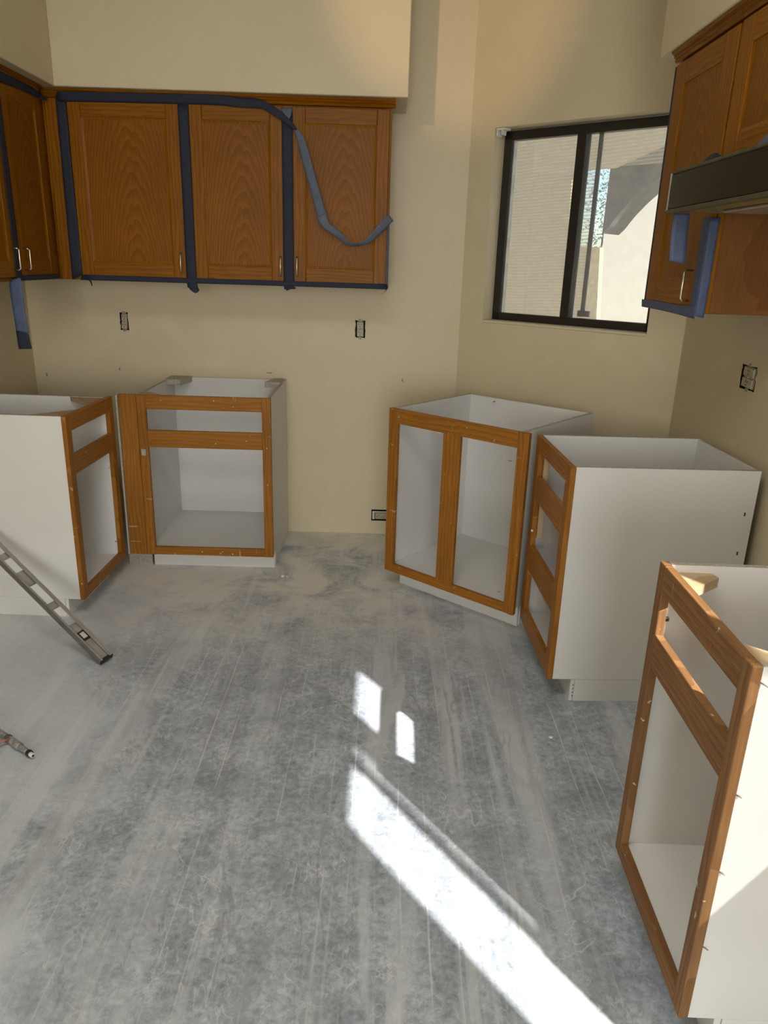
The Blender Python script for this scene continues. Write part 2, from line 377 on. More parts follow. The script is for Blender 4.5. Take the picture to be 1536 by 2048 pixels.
# ------------------------------------------------------------------ the room
def wall(name, mat4, length, height, holes, thick, label):
    """slab with rectangular holes; local x along the wall, z up, front face y=0, body towards +y"""
    us = sorted({0, length, *[h[0] for h in holes], *[h[1] for h in holes]})
    zs = sorted({0, height, *[h[2] for h in holes], *[h[3] for h in holes]})
    bm = bmesh.new(); cache = {}
    def V(x, y, z):
        k = (round(x, 5), round(y, 5), round(z, 5))
        if k not in cache: cache[k] = bm.verts.new(k)
        return cache[k]
    def solid(i, j):
        if i < 0 or j < 0 or i >= len(us) - 1 or j >= len(zs) - 1: return False
        cx = (us[i] + us[i + 1]) / 2; cz = (zs[j] + zs[j + 1]) / 2
        return not any(h[0] < cx < h[1] and h[2] < cz < h[3] for h in holes)
    for i in range(len(us) - 1):
        for j in range(len(zs) - 1):
            if not solid(i, j): continue
            a, b, c, d = us[i], us[i + 1], zs[j], zs[j + 1]
            bm.faces.new((V(a, 0, c), V(b, 0, c), V(b, 0, d), V(a, 0, d)))
            bm.faces.new((V(a, thick, d), V(b, thick, d), V(b, thick, c), V(a, thick, c)))
            for (ok, p, q) in ((solid(i - 1, j), (a, d), (a, c)), (solid(i + 1, j), (b, c), (b, d)), (solid(i, j - 1), (a, c), (b, c)), (solid(i, j + 1), (b, d), (a, d))):
                if not ok: bm.faces.new((V(p[0], 0, p[1]), V(p[0], thick, p[1]), V(q[0], thick, q[1]), V(q[0], 0, q[1])))
    bmesh.ops.recalc_face_normals(bm, faces=bm.faces)
    o = mesh_obj(name, bm, 'wall'); o.matrix_world = mat4
    return tag(o, label, kind='structure')
def frame4(origin, ang):
    return Matrix.Translation(Vector(origin)) @ Matrix.Rotation(ang, 4, 'Z')

CEIL = 2.95
XL, XR = -1.86, 1.29
WA = math.radians(-42.0)          # angle of the window wall
WX = 0.41                         # where it leaves the back wall
WT = Vector((math.cos(WA), math.sin(WA), 0)); WNRM = Vector((-math.sin(WA), math.cos(WA), 0))
WLEN = (XR - WX) / WT.x
def wpt(s, n, z): return Vector((WX, 0, 0)) + WT * s + WNRM * n + Vector((0, 0, z))
YREAR = -9.5

bm = bmesh.new()
yc = WLEN * WT.y
fl = [bm.verts.new(q) for q in ((XL - .12, YREAR - .12, 0), (XR + .12, YREAR - .12, 0), (XR + .12, yc, 0), (WX + .05, .12, 0), (XL - .12, .12, 0))]
f = bm.faces.new(fl); r_ = bmesh.ops.extrude_face_region(bm, geom=[f])
bmesh.ops.translate(bm, vec=(0, 0, -0.1), verts=[e for e in r_['geom'] if isinstance(e, bmesh.types.BMVert)])
bmesh.ops.recalc_face_normals(bm, faces=bm.faces)
tag(mesh_obj('floor', bm, 'floor'), 'bare grey concrete slab smeared with white dust', kind='structure')
bm = bmesh.new()
fl = [bm.verts.new((x, y, CEIL)) for x, y in ((XL - .12, YREAR - .12), (XR + .12, YREAR - .12), (XR + .12, yc), (WX + .05, .12), (XL - .12, .12))]
f = bm.faces.new(fl); r_ = bmesh.ops.extrude_face_region(bm, geom=[f])
bmesh.ops.translate(bm, vec=(0, 0, 0.1), verts=[e for e in r_['geom'] if isinstance(e, bmesh.types.BMVert)])
bmesh.ops.recalc_face_normals(bm, faces=bm.faces)
tag(mesh_obj('ceiling', bm, 'ceiling'), 'plain off white ceiling', kind='structure')

ox = XL - 0.12
wall('wall_back', frame4((ox, 0, 0), 0), WX - ox + 0.02, CEIL,
     [(-1.384 - ox, -1.336 - ox, 1.106, 1.200), (-0.143 - ox, -0.086 - ox, 1.102, 1.196), (-0.031 - ox, 0.079 - ox, 0.078, 0.146)], 0.12,
     'cream painted back wall with patched outlet holes')
wall('wall_left', frame4((XL, YREAR, 0), PI / 2), -YREAR, CEIL, [], 0.12, 'cream painted wall behind the left cabinets')
wall('wall_corner', frame4((WX, 0, 0), WA), WLEN + 0.02, CEIL, [(0.142, 1.020, 1.216, 2.112)], 0.14, 'cream angled wall that holds the window')
wall('wall_right', frame4((XR, yc, 0), -PI / 2), yc - YREAR, CEIL,
     [(yc + 1.355, yc + 1.480, 1.098, 1.186), (yc + 3.42, yc + 3.74, 1.59, 1.99), (yc + 3.74, yc + 3.872, 1.25, 1.80), (yc + 3.872, yc + 3.973, 1.25, 1.99), (yc + 3.985, yc + 4.277, 0.0, 1.99)], 0.03, 'cream wall behind the range gap with unseen side openings shaped for the sun patches')  # openings stepped to cut the sun into the floor patches
wall('wall_rear', frame4((XR + .12, YREAR, 0), PI), XR - XL + .24, CEIL, [(0.20, 2.58, 0.02, 2.75)], 0.12, 'cream rear wall with wide glass door opening')
def slab(name, xr, yr, zr, mat, label, parent=None):
    o = bd(name, parent, xr, yr, zr, mat, 'x', 0.003)
    return tag(o, label, kind='structure')
SZ = 2.176
slab('wall_soffit_back', (-1.46, 0.088), (-0.375, 0.0), (SZ, CEIL), 'wall', 'cream boxed soffit above the back wall cabinets')
slab('wall_soffit_left', (XL, -1.46), (-3.3, 0.0), (SZ, CEIL), 'wall', 'cream boxed soffit above the left wall cabinets')
slab('wall_soffit_right', (0.926, XR), (-4.9, -1.135), (SZ, CEIL), 'wall', 'cream boxed soffit above the range wall cabinets')
# unseen slab added to keep the sun off the wide doors
slab('rear_sun_blocker', (XL - 1.5, XR + 2.4), (YREAR - 3.6, YREAR - .13), (2.80, 2.95), 'stucco', 'unseen slab added to block sun at the rear doors')

sw = tag(bpy.data.objects.new('sun_dimmer', None), 'unseen side opening with a sheet added to dim the sun', kind='structure'); col.objects.link(sw)
bd('screen_sheet', sw, (XR + .010, XR + .011), (-3.973, -3.745), (1.25, 1.99), 'dimmer_sheet', 'z', 0)  # added sheet, weakens the sun behind the narrow floor strip
slab('cabinet_shadow_block', (1.008, XR), (-3.60, -3.05), (0, .876), 'wall', 'unseen block in place of the next base cabinet, added to shade the nearest one')  # stands in for an unseen base cabinet, added for its low shadow
# scuffs and anchor holes left on the walls
wb_o = bpy.data.objects['wall_back']
for (x, z, w, h) in ((0.118, 0.888, .006, .012), (0.126, 0.880, .004, .004), (-1.405, 0.905, .006, .012), (-1.885 + .02, 0.86, .006, .014), (-1.80, 0.862, .006, .014), (-0.60, 0.905, .03, .004)):
    bm = bmesh.new(); pts = []
    for k in range(7):
        a = 2 * PI * k / 7; pts.append(bm.verts.new((x - ox + math.cos(a) * w * random.uniform(.5, 1), -0.0008, z + math.sin(a) * h * random.uniform(.5, 1))))
    f = bm.faces.new(pts); r_ = bmesh.ops.extrude_face_region(bm, geom=[f])
    bmesh.ops.translate(bm, vec=(0, 0.002, 0), verts=[e for e in r_['geom'] if isinstance(e, bmesh.types.BMVert)])
    mesh_obj('wall_scuff', bm, 'mark', wb_o)

# ------------------------------------------------------------------ window
def wroot(name, label):
    o = bpy.data.objects.new(name, None); col.objects.link(o); o.matrix_world = frame4((WX, 0, 0), WA)
    return tag(o, label, kind='structure')
w1 = wroot('window_1', 'dark bronze sliding window with dusty panes and insect screen')
A0, A1, B0, B1 = 0.142, 1.020, 1.216, 2.112
y0, y1 = 0.085, 0.130
bd('window_frame', w1, (A0, A1), (y0, y1), (B0 + .006, B0 + .044), 'bronze', 'x', .002)
bd('window_frame', w1, (A0, A1), (y0, y1), (B1 - .046, B1 - .006), 'bronze', 'x', .002)
bd('window_frame', w1, (A0, A0 + .046), (y0, y1), (B0 + .006, B1 - .006), 'bronze', 'z', .002)
bd('window_frame', w1, (A1 - .046, A1), (y0, y1), (B0 + .006, B1 - .006), 'bronze', 'z', .002)
bd('mullion', w1, (.538, .584), (y0 - .006, y1), (B0 + .040, B1 - .040), 'bronze', 'z', .002)
bd('sash_edge', w1, (A0 + .046, A0 + .054), (y0 + .01, y1 - .01), (B0 + .044, B1 - .046), 'alu', 'z', .001)
bd('pane', w1, (A0 + .04, .545), (.100, .104), (B0 + .04, B1 - .04), 'glass', 'x', 0)
bd('pane', w1, (.577, A1 - .04), (.112, .116), (B0 + .04, B1 - .04), 'glass', 'x', 0)
bd('screen_bar', w1, (.612, .632), (.145, .155), (B0 + .05, B1 - .04), 'grey_and_shade', 'z', .001)
bd('screen_sheet', w1, (A0 + .02, .625), (.149, .1505), (B0 + .01, B1 - .01), 'screen', 'x', 0)
bd('screen_sheet', w1, (.628, A1), (.149, .1505), (1.93, B1 - .01), 'screen', 'x', 0)
bd('screen_bar', w1, (.60, .66), (.140, .155), (B0 + .05, B0 + .078), 'grey_and_shade', 'x', .001)
bd('window_sill', w1, (A0 + .001, A1 - .001), (-.004, .086), (B0 - .006, B0 + .008), 'wall', 'x', .003)
br_ = empty('blind_bracket', wpt(.172, .03, 2.098), WA, 'small white plastic blind bracket in the top left window corner', 'bracket')
bd('base', br_, (-.028, .022), (-.025, .025), (.004, .0135), 'white_plastic')
bd('clip', br_, (-.026, -.020), (-.025, .018), (-.022, .004), 'white_plastic')
bd('clip', br_, (.002, .007), (-.025, .012), (-.018, .004), 'white_plastic')

# ------------------------------------------------------------------ outside the window
def plate(name, pts, n0, n1, mat, label):
    o = prism(name, pts, n0, n1, mat, None, 'y'); o.matrix_world = frame4((WX, 0, 0), WA)
    return tag(o, label, kind='structure')
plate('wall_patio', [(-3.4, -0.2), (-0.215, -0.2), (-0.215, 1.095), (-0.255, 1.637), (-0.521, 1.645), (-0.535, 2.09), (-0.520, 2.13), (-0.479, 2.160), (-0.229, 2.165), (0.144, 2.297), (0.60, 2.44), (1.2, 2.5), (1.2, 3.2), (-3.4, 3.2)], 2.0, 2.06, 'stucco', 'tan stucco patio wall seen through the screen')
plate('wall_patio_arch', [(-0.552, 1.760), (-0.545, 2.26), (-0.112, 2.42), (0.20, 2.53), (0.7, 2.6), (0.7, 2.43), (0.30, 2.335), (0.137, 2.287), (0.0, 2.228), (-0.136, 2.155), (-0.24, 2.083), (-0.335, 2.002), (-0.41, 1.925), (-0.46, 1.865), (-0.50, 1.810)], 2.6, 2.9, 'grey_and_shade', 'stucco arch outside the window, its shade coloured grey')
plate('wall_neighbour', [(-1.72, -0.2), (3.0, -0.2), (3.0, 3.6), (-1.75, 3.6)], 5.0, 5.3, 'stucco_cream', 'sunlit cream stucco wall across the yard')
plate('ground', [(-12, -.3), (8, -.3), (8, -.2), (-12, -.2)], 0.3, 16, 'ground', 'pale paving outside the window')
tr = empty('tree', wpt(-2.30, 6.2, -.2), 0, 'small leafy tree against the sky beyond the patio', 'tree')
tube('trunk', [(0, 0, 0), (.03, .02, 1.0), (-.02, 0, 2.0), (0.03, 0, 2.8)], [.06, .05, .035, .012], 'bark', tr)
bm = bmesh.new()
for k in range(1100):
    c = Vector((random.gauss(0, .20), random.gauss(0, .22), 2.45 + random.gauss(0, .36)))
    a = Vector((random.uniform(-1, 1), random.uniform(-1, 1), random.uniform(-1, 1))).normalized(); b_ = a.orthogonal().normalized()
    l = random.uniform(.016, .036)
    vv = [bm.verts.new(c + q) for q in (-a * l, b_ * l * .4, a * l, -b_ * l * .4)]
    bm.faces.new(vv)
tag(mesh_obj('foliage', bm, 'leaf', tr), kind='stuff')

# ------------------------------------------------------------------ cabinets
H = 0.876
def handle(parent, x, y, z0, z1, out=-1, mat='nickel'):
    pts = [(x, y, z0), (x, y + out * .020, z0), (x, y + out * .026, z0 + .006), (x, y + out * .026, (z0 + z1) / 2), (x, y + out * .026, z1 - .006), (x, y + out * .020, z1), (x, y, z1)]
    return tube('handle', pts, .0035, mat, parent)
def screw(parent, p, q, r=.0022, mat='zinc'):
    return tube('screw', [p, q], r, mat, parent, 6)
def base_cabinet(name, loc, rz, w, d, zt, zfloor, rails, stiles, label, ov=(.004, .004), braces=(), stile_w=.042, toe=.075, fmat='oak_frame'):
    """own x along the face (left to right seen from the front), y into the depth, z up"""
    root = empty(name, (loc[0], loc[1], 0), rz, label, 'cabinet')
    T = .019
    bd('stile', root, (0, stile_w), (0, T), (zt, H), fmat, 'z')
    bd('stile', root, (w - stile_w, w), (0, T), (zt, H), fmat, 'z')
    for s in stiles: bd('stile', root, s, (0, T), (rails[-1][1], rails[0][0]), fmat, 'z')
    for (a, b) in rails: bd('rail', root, (stile_w, w - stile_w), (0, T - .0005), (a, b), fmat, 'x')
    x0, x1 = ov[0], w - ov[1]; P = .014
    for xa in (x0, x1 - P):
        sp = bd('side_panel', root, (xa, xa + P), (T, d), (zt, H - .001), 'melamine', 'y', .0008)
        hz = (H - .001 - zt) / 2
        bd('edge', sp, (-(d - T) / 2, (d - T) / 2), (-P / 2, P / 2), (hz, hz + .0008), 'chip_edge', 'x', 0)
    bd('back_panel', root, (x0 + P, x1 - P), (d - .010, d - .001), (zt, H - .003), 'melamine', 'x', .0006)
    bd('bottom_panel', root, (x0 + P, x1 - P), (T, d - .010), (zfloor - .014, zfloor), 'melamine', 'x', .0006)
    bd('toe_kick', root, (x0 + .004, x1 - .004), (toe, toe + .014), (0, zt - .0005), 'melamine', 'x', .0008)
    bd('plinth_side', root, (x0 + .001, x0 + P), (toe + .0145, d - .012), (0, zt - .0005), 'melamine', 'y', .0008)
    bd('plinth_side', root, (x1 - P, x1 - .001), (toe + .0145, d - .012), (0, zt - .0005), 'melamine', 'y', .0008)
    for (pts, z0, z1, mt) in braces: prism('corner_brace', pts, z0, z1, mt, root, 'z')
    return root

RAILS2 = [(.811, H), (.630, .711), (.086, .126)]
# --- left run: side panel towards the camera, front towards +x
Lc = base_cabinet('base_cabinet', (-1.235, -1.150), PI / 2 - math.atan2(.013, .475), .492, .615, .085, .118, RAILS2, (),
    'white base cabinet with oak face frame standing behind the spirit level', ov=(.004, .035), stile_w=.045,
    braces=[([(.02, .019), (.17, .019), (.02, .16)], .855, .874, 'oak_raw'), ([(.44, .019), (.44, .17), (.30, .019)], .855, .874, 'oak_raw')])
screw(Lc, (.385, .006, .56), (.395, -.006, .57)); screw(Lc, (.395, .006, .20), (.388, -.006, .212))
# --- back run
Cc = base_cabinet('base_cabinet', (-1.128, -.617), 0.0, .622, .607, .085, .118, RAILS2, (),
    'white base cabinet with one drawer opening against the back wall, below the upper cabinets', ov=(.004, .002),
    braces=[([(.02, .019), (.12, .019), (.02, .11)], .856, .875, 'oak_raw'), ([(.006, .595), (.115, .595), (.085, .46), (.006, .46)], .852, .880, 'chip_edge'),
            ([(.525, .46), (.606, .46), (.606, .595), (.555, .595)], .852, .880, 'chip_edge')])
hg = bd('hinge_plate', Cc, (.008, .030), (-.006, 0), (.588, .622), 'zinc', 'z', .001)
bd('hinge_cup', hg, (-.012, .012), (-.010, -.003), (-.007, .007), 'zinc', 'x', .001)
for (x, z) in ((.36, .858), (.36, .655), (.505, .672), (.60, .64), (.60, .46), (.27, .105), (.36, .10), (.42, .098)): screw(Cc, (x, .004, z), (x + .001, -.0035, z), .0028, 'paint_chip')
# filler board in the inside corner
fb = empty('filler_board', (-1.128, -.617, 0), 0, 'vertical oak filler board in the inside corner between two base cabinets', 'filler board')
bd('board', fb, (-.082, -.0015), (.001, .019), (.085, H), 'oak_frame', 'z')
bd('batten', fb, (-.091, -.083), (-.012, .016), (.087, H - .002), 'chip_edge', 'z')
bd('toe_kick', fb, (-.12, -.002), (.075, .088), (0, .0845), 'chip_edge', 'x')
# --- sink cabinet, turned to face the room
aS = -math.atan2(.466, .539)
Sc = base_cabinet('sink_base_cabinet', (.043, -.754), aS, .713, .612, .098, .128, [(.811, H), (.098, .138)], ((.303, .391),),
    'turned white sink base cabinet with two tall oak framed openings below the window', ov=(.012, .030), stile_w=.050, toe=.100)
# the wide right stile carries a second narrow strip
bd('stile_strip', Sc, (.690, .7125), (-.004, -.0003), (.099, H - .001), 'oak_frame', 'z')
for (p, q) in (((.645, -.001, .755), (.632, -.010, .757)), ((.645, -.001, .185), (.632, -.010, .187)), ((.052, .006, .775), (.066, -.006, .772)), ((.17, .60, .858), (.17, .585, .858))): screw(Sc, p, q, .0025, 'steel_dusty')
bd('clip', Sc, (.255, .275), (.0195, .026), (.800, .812), 'white_plastic')
# --- drawer cabinet left of the range gap, front towards -x
Dc = base_cabinet('drawer_base_cabinet', (.614, -1.218), -PI / 2 + math.atan2(.012, .49), .490, .632, .090, .118,
    [(.815, H), (.628, .722), (.333, .438), (.092, .158)], (), 'white drawer base cabinet with three oak framed drawer openings beside the sink cabinet', ov=(.004, .003), stile_w=.052, toe=.088)
screw(Dc, (.060, .004, .50), (.060, -.004, .50), .005, 'paint_chip')
bd('cleat', Dc, (.053, .070), (.020, .040), (.47, .80), 'oak_raw', 'z')
for k, z in enumerate((.16, .50, .58, .72)): bd('staple', Dc, (.4872, .4885), (.600, .604), (z, z + .012), 'black', 'z', 0)
for k, z in enumerate((.02, .035, .05, .065)): bd('staple', Dc, (.4862, .4875), (.096, .099), (z, z + .004), 'black', 'z', 0)
# --- near cabinet right of the range gap
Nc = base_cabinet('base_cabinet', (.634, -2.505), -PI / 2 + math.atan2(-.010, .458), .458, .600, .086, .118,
    RAILS2, (), 'nearest base cabinet in the sun, its oak face frame chipped, on the right edge', ov=(.006, .002), stile_w=.036, fmat='oak_worn_shade',
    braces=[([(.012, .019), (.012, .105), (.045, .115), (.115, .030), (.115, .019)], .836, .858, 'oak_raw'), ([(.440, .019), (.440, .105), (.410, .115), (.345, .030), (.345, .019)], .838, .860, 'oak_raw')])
for (z, l) in ((.845, .012), (.62, .007), (.45, .007), (.27, .007)): screw(Nc, (.4555, .020, z), (.4555 + l, .027, z - .001), .0013, 'steel_dusty')
screw(Nc, (.43, .024, .56), (.418, .010, .56), .003, 'black')
bd('shelf_peg', Nc, (.02, .028), (.0195, .03), (.74, .75), 'black')

# ------------------------------------------------------------------ upper cabinets
UB, UT = 1.368, 2.142
DZ0, DZ1 = 1.386, 2.134
def door(root, x0, x1, hx, z0=DZ0, z1=DZ1, sw=.057, rw=.066, hz=(1.414, 1.500), panel='oak_panel'):
    """cabinet door: the panel is the door, its stiles, rails, moulding and handle belong to it"""
    px0, px1, pz0, pz1 = x0 + sw, x1 - sw, z0 + rw, z1 - rw
    cx, cz = (x0 + x1) / 2, (z0 + z1) / 2
    dr = bd('door', root, (px0 - .006, px1 + .006), (-.014, -.006), (pz0 - .006, pz1 + .006), panel, 'z', .001)
    # children live in the door's own frame: X up, Y depth, Z to the left
    def cb(name, xr, yr, zr, mat, up):
        m_ = (xr[0] + xr[1]) / 2, (yr[0] + yr[1]) / 2, (zr[0] + zr[1]) / 2
        d = xr[1] - xr[0], yr[1] - yr[0], zr[1] - zr[0]
        dims = (d[2], d[1], d[0]) if up else d
        o = mesh_obj(name, cube_bm(*dims, .003, 2), mat, dr)
        o.location = (m_[2] - cz, m_[1] + .010, -(m_[0] - cx))
        if not up: o.rotation_euler = (GR['z'].transposed()).to_euler()
        return o
    cb('stile', (x0, px0), (-.020, 0), (z0, z1), 'oak', True)
    cb('stile', (px1, x1), (-.020, 0), (z0, z1), 'oak', True)
    cb('rail', (px0, px1), (-.0195, -.0005), (z0, pz0), 'oak', False)
    cb('rail', (px0, px1), (-.0195, -.0005), (pz1, z1), 'oak', False)
    bm = bmesh.new(); e = .010
    def q(x, y, z): return bm.verts.new((z - cz, y + .010, -(x - cx)))
    o_ = [q(px0, -.0175, pz0), q(px1, -.0175, pz0), q(px1, -.0175, pz1), q(px0, -.0175, pz1)]
    i_ = [q(px0 + e, -.0139, pz0 + e), q(px1 - e, -.0139, pz0 + e), q(px1 - e, -.0139, pz1 - e), q(px0 + e, -.0139, pz1 - e)]
    for k in range(4): bm.faces.new((o_[k], o_[(k + 1) % 4], i_[(k + 1) % 4], i_[k]))
    bmesh.ops.recalc_face_normals(bm, faces=bm.faces)
    mesh_obj('moulding', bm, 'oak', dr)
    if hx is not None:
        h = handle(dr, 0, 0, 0, hz[1] - hz[0])
        h.matrix_local = Matrix.Translation((hz[0] - cz, -.010, -(hx - cx))) @ GR['z'].transposed().to_4x4()
    return dr
CROWN = [(0, 0), (-.016, 0), (-.022, .006), (-.019, .011), (-.027, .016), (-.024, .021), (-.033, .026), (-.036, .033), (0, .033)]
def upper_cabinet(name, loc, rz, w, d, label, z0=UB, z1=UT, stiles=(), crown=True, fw=.032):
    root = empty(name, (loc[0], loc[1], 0), rz, label, 'cabinet'); T = .019
    bd('stile', root, (0, fw), (0, T), (z0, z1), 'oak', 'z'); bd('stile', root, (w - fw, w), (0, T), (z0, z1), 'oak', 'z')
    for s in stiles: bd('stile', root, s, (0, T), (z0 + fw, z1 - fw), 'oak', 'z')
    bd('rail', root, (fw, w - fw), (0, T - .0004), (z0, z0 + fw), 'oak', 'x'); bd('rail', root, (fw, w - fw), (0, T - .0004), (z1 - fw, z1), 'oak', 'x')
    bd('side_panel', root, (.001, .014), (T, d), (z0, z1), 'oak_side', 'z', .0008); bd('side_panel', root, (w - .014, w - .001), (T, d), (z0, z1), 'oak_side', 'z', .0008)
    bd('bottom_panel', root, (.014, w - .014), (T, d), (z0 + .006, z0 + .020), 'oak_side', 'x', .0008)
    bd('top_panel', root, (.014, w - .014), (T, d), (z1 - .014, z1), 'oak_side', 'x', .0008)
    if crown:
        prism('crown_moulding', [(y, z + z1) for y, z in CROWN], crown[0], crown[1], 'oak', root, 'x')
    return root
# back wall: single door unit, then a pair
yF = -.310
c1 = upper_cabinet('wall_cabinet', (-1.470, yF), 0, .560, .309, 'oak wall cabinet with one wide door beside the inside corner, blue tape on its edges', crown=(0, .560))
door(c1, .040, .534, .516)
c2 = upper_cabinet('wall_cabinet', (-.9095, yF), 0, .930, .309, 'oak wall cabinet with a pair of doors behind the loop of peeling tape', crown=(0, .945), stiles=((.45, .48),))
door(c2, .021, .4385, .424); door(c2, .4840, .920, .501)
# left wall
xF = -1.545
c3 = upper_cabinet('wall_cabinet', (xF, -1.200), PI / 2, .815, .312, 'oak wall cabinet on the left wall with two doors at the left edge', crown=(0, .815), stiles=((.40, .43),))
door(c3, .02, .4205, .395); door(c3, .450, .812, .492)
cs = empty('corner_post', (-1.543, -.384, 0), 0, 'vertical oak corner post joining the left and back wall cabinets', 'corner post')
bd('post', cs, (.001, .072), (.072, .092), (UB, UT), 'oak', 'z'); bd('post', cs, (-.018, 0.0), (.002, .092), (UB, UT), 'oak', 'z')
bd('bead', cs, (.001, .010), (.062, .0715), (UB + .002, UT), 'oak', 'z', .003)
prism('crown_moulding', [(.0715 + y, UT + z) for y, z in CROWN], -.018, .0725, 'oak', cs, 'x')
# right wall, over the drawer cabinet and over the hood
xR = .970
c4 = upper_cabinet('wall_cabinet', (xR, -1.235), -PI / 2, .480, .318, 'tall oak wall cabinet hanging in front of the window edge, beside the range hood', crown=(-.012, .480))
door(c4, .010, .472, .405, sw=.085, rw=.072, hz=(1.402, 1.492), z1=2.132)
c5 = upper_cabinet('wall_cabinet', (xR, -1.7165), -PI / 2, .790, .318, 'short oak wall cabinet directly above the range hood', z0=1.765, crown=(0, .79), stiles=((.38, .41),))
door(c5, .006, .390, None, z0=1.775, sw=.078, rw=.072); door(c5, .400, .784, None, z0=1.775, sw=.078, rw=.072)

# ------------------------------------------------------------------ range hood
hd = empty('range_hood', (.800, -1.762, 1.643), -PI / 2, 'black enamel range hood fixed under the short oak cabinet', 'range hood')
w_ = .75
prism('body', [(.012, .012), (.012, .098), (.030, .112), (.485, .112), (.485, .012)], .004, w_ - .004, 'hood_black', hd, 'x')
bd('front_panel', hd, (.006, w_ - .006), (0, .011), (.010, .100), 'hood_black', 'x', .002)
bd('end_trim', hd, (0, .0055), (-.002, .014), (.004, .104), 'hood_trim', 'z', .001)
bd('end_trim', hd, (w_ - .0055, w_), (-.002, .014), (.004, .104), 'hood_trim', 'z', .001)
bd('lower_rim', hd, (.0, w_), (-.002, .012), (-.002, .0095), 'hood_rim', 'x', .002)
bd('top_rim', hd, (.006, w_ - .006), (.0, .026), (.1005, .109), 'hood_rim', 'x', .002)
bd('underside', hd, (.004, w_ - .004), (.013, .485), (.004, .0115), 'hood_under', 'x', .001)
bd('filter', hd, (.14, .56), (.10, .40), (-.004, .0035), 'hood_trim', 'x', .002)

# ------------------------------------------------------------------ blue masking tape
def tape(label, group='blue masking tape on the cabinets'):
    return tag(bpy.data.objects.new('masking_tape', None), label, 'tape', group)
TC = 0
def strip(label, pairs, mat='tape', nrm=(0, -1, 0), sub=6, cr=.0018):
    global TC; TC += 1
    o = ribbon('masking_tape', pairs, mat, None, sub, cr, nrm, TC)
    return tag(o, label, 'tape', 'blue masking tape on the cabinets')
yT = -.3318
# long strip along the top that peels away and loops in front of the right door
t1 = empty('masking_tape', (-1.46, yT, 2.15), 0, 'long blue tape strip peeling off the cabinet tops into a hanging loop', 'tape', 'blue masking tape on the cabinets')
def rel(p): return Vector(p) - Vector((-1.46, yT, 2.15))
ribbon('stuck_strip', [(rel((x, yT - .014, zt_)), rel((x, yT - .0004, zb_))) for x, zt_, zb_ in ((-1.462, 2.160, 2.122), (-1.2, 2.163, 2.126), (-.95, 2.166, 2.128), (-.75, 2.168, 2.128))]
       + [(rel((-.66, yT - .006, 2.162)), rel((-.665, yT - .006, 2.122))), (rel((-.575, yT - .012, 2.158)), rel((-.56, yT - .014, 2.118))), (rel((-.505, yT - .020, 2.128)), rel((-.515, yT - .022, 2.096))), (rel((-.435, yT - .026, 2.078)), rel((-.47, yT - .024, 2.072))), (rel((-.398, yT - .030, 2.036)), rel((-.415, yT - .026, 2.036)))], 'tape', t1, 6, .002, (0, -1, 0), 1)
ribbon('peeled_strip', [(rel((-.398, yT - .030, 2.038)), rel((-.415, yT - .028, 2.034))), (rel((-.372, yT - .034, 2.010)), rel((-.402, yT - .030, 1.992))), (rel((-.352, yT - .040, 1.960)), rel((-.391, yT - .034, 1.950))), (rel((-.316, yT - .046, 1.840)), rel((-.358, yT - .040, 1.838))),
       (rel((-.284, yT - .050, 1.740)), rel((-.327, yT - .044, 1.732))), (rel((-.268, yT - .050, 1.692)), rel((-.308, yT - .046, 1.672)))], 'tape_back', t1, 6, .003, (0, -1, 0), 2)
ribbon('peeled_strip', [(rel((-.266, yT - .051, 1.700)), rel((-.314, yT - .050, 1.672))), (rel((-.255, yT - .054, 1.655)), rel((-.285, yT - .052, 1.632))), (rel((-.200, yT - .058, 1.612)), rel((-.215, yT - .050, 1.588))), (rel((-.160, yT - .050, 1.574)), rel((-.168, yT - .036, 1.558))), (rel((-.120, yT - .040, 1.566)), rel((-.118, yT - .024, 1.556)))], 'tape_back', t1, 6, .003, (0, -1, 0), 3)
ribbon('peeled_strip', [(rel((-.123, yT - .041, 1.567)), rel((-.120, yT - .025, 1.557))), (rel((-.085, yT - .040, 1.588)), rel((-.068, yT - .026, 1.572))), (rel((-.045, yT - .040, 1.634)), rel((-.018, yT - .028, 1.614))), (rel((.016, yT - .036, 1.699)), rel((.040, yT - .030, 1.672)))], 'tape_back', t1, 6, .003, (0, -1, 0), 4)
strip('blue tape strip down the left edge of the wide door near the inside corner', [((-1.474, yT, 2.150), (-1.432, yT, 2.150)), ((-1.477, yT, 1.75), (-1.430, yT, 1.75)), ((-1.480, yT, 1.368), (-1.427, yT, 1.392))])
strip('blue tape strip between the wide door and the middle door, its tail hanging below', [((-.936, yT - .0005, 2.135), (-.889, yT - .0005, 2.135)), ((-.935, yT - .0005, 1.75), (-.888, yT - .0005, 1.75)), ((-.935, yT - .0005, 1.39), (-.886, yT - .0005, 1.39)), ((-.926, yT - .003, 1.345), (-.876, yT - .006, 1.338)), ((-.905, yT - .004, 1.326), (-.895, yT - .006, 1.322))])
s4 = empty('masking_tape', (-.45, yT, 1.4), 0, 'blue tape strip between the middle door and the right door, folded at its top', 'tape', 'blue masking tape on the cabinets')
def rel4(p): return Vector(p) - Vector((-.45, yT, 1.4))
ribbon('stuck_strip', [(rel4((-.474, yT - .0005, 2.112)), rel4((-.424, yT - .0005, 2.112))), (rel4((-.474, yT - .0005, 1.75)), rel4((-.424, yT - .0005, 1.75))), (rel4((-.474, yT - .0005, 1.39)), rel4((-.423, yT - .0005, 1.39))), (rel4((-.464, yT - .003, 1.358)), rel4((-.418, yT - .004, 1.364))), (rel4((-.460, yT - .004, 1.346)), rel4((-.445, yT - .004, 1.352)))], 'tape', s4, 6, .0018, (0, -1, 0), 21)
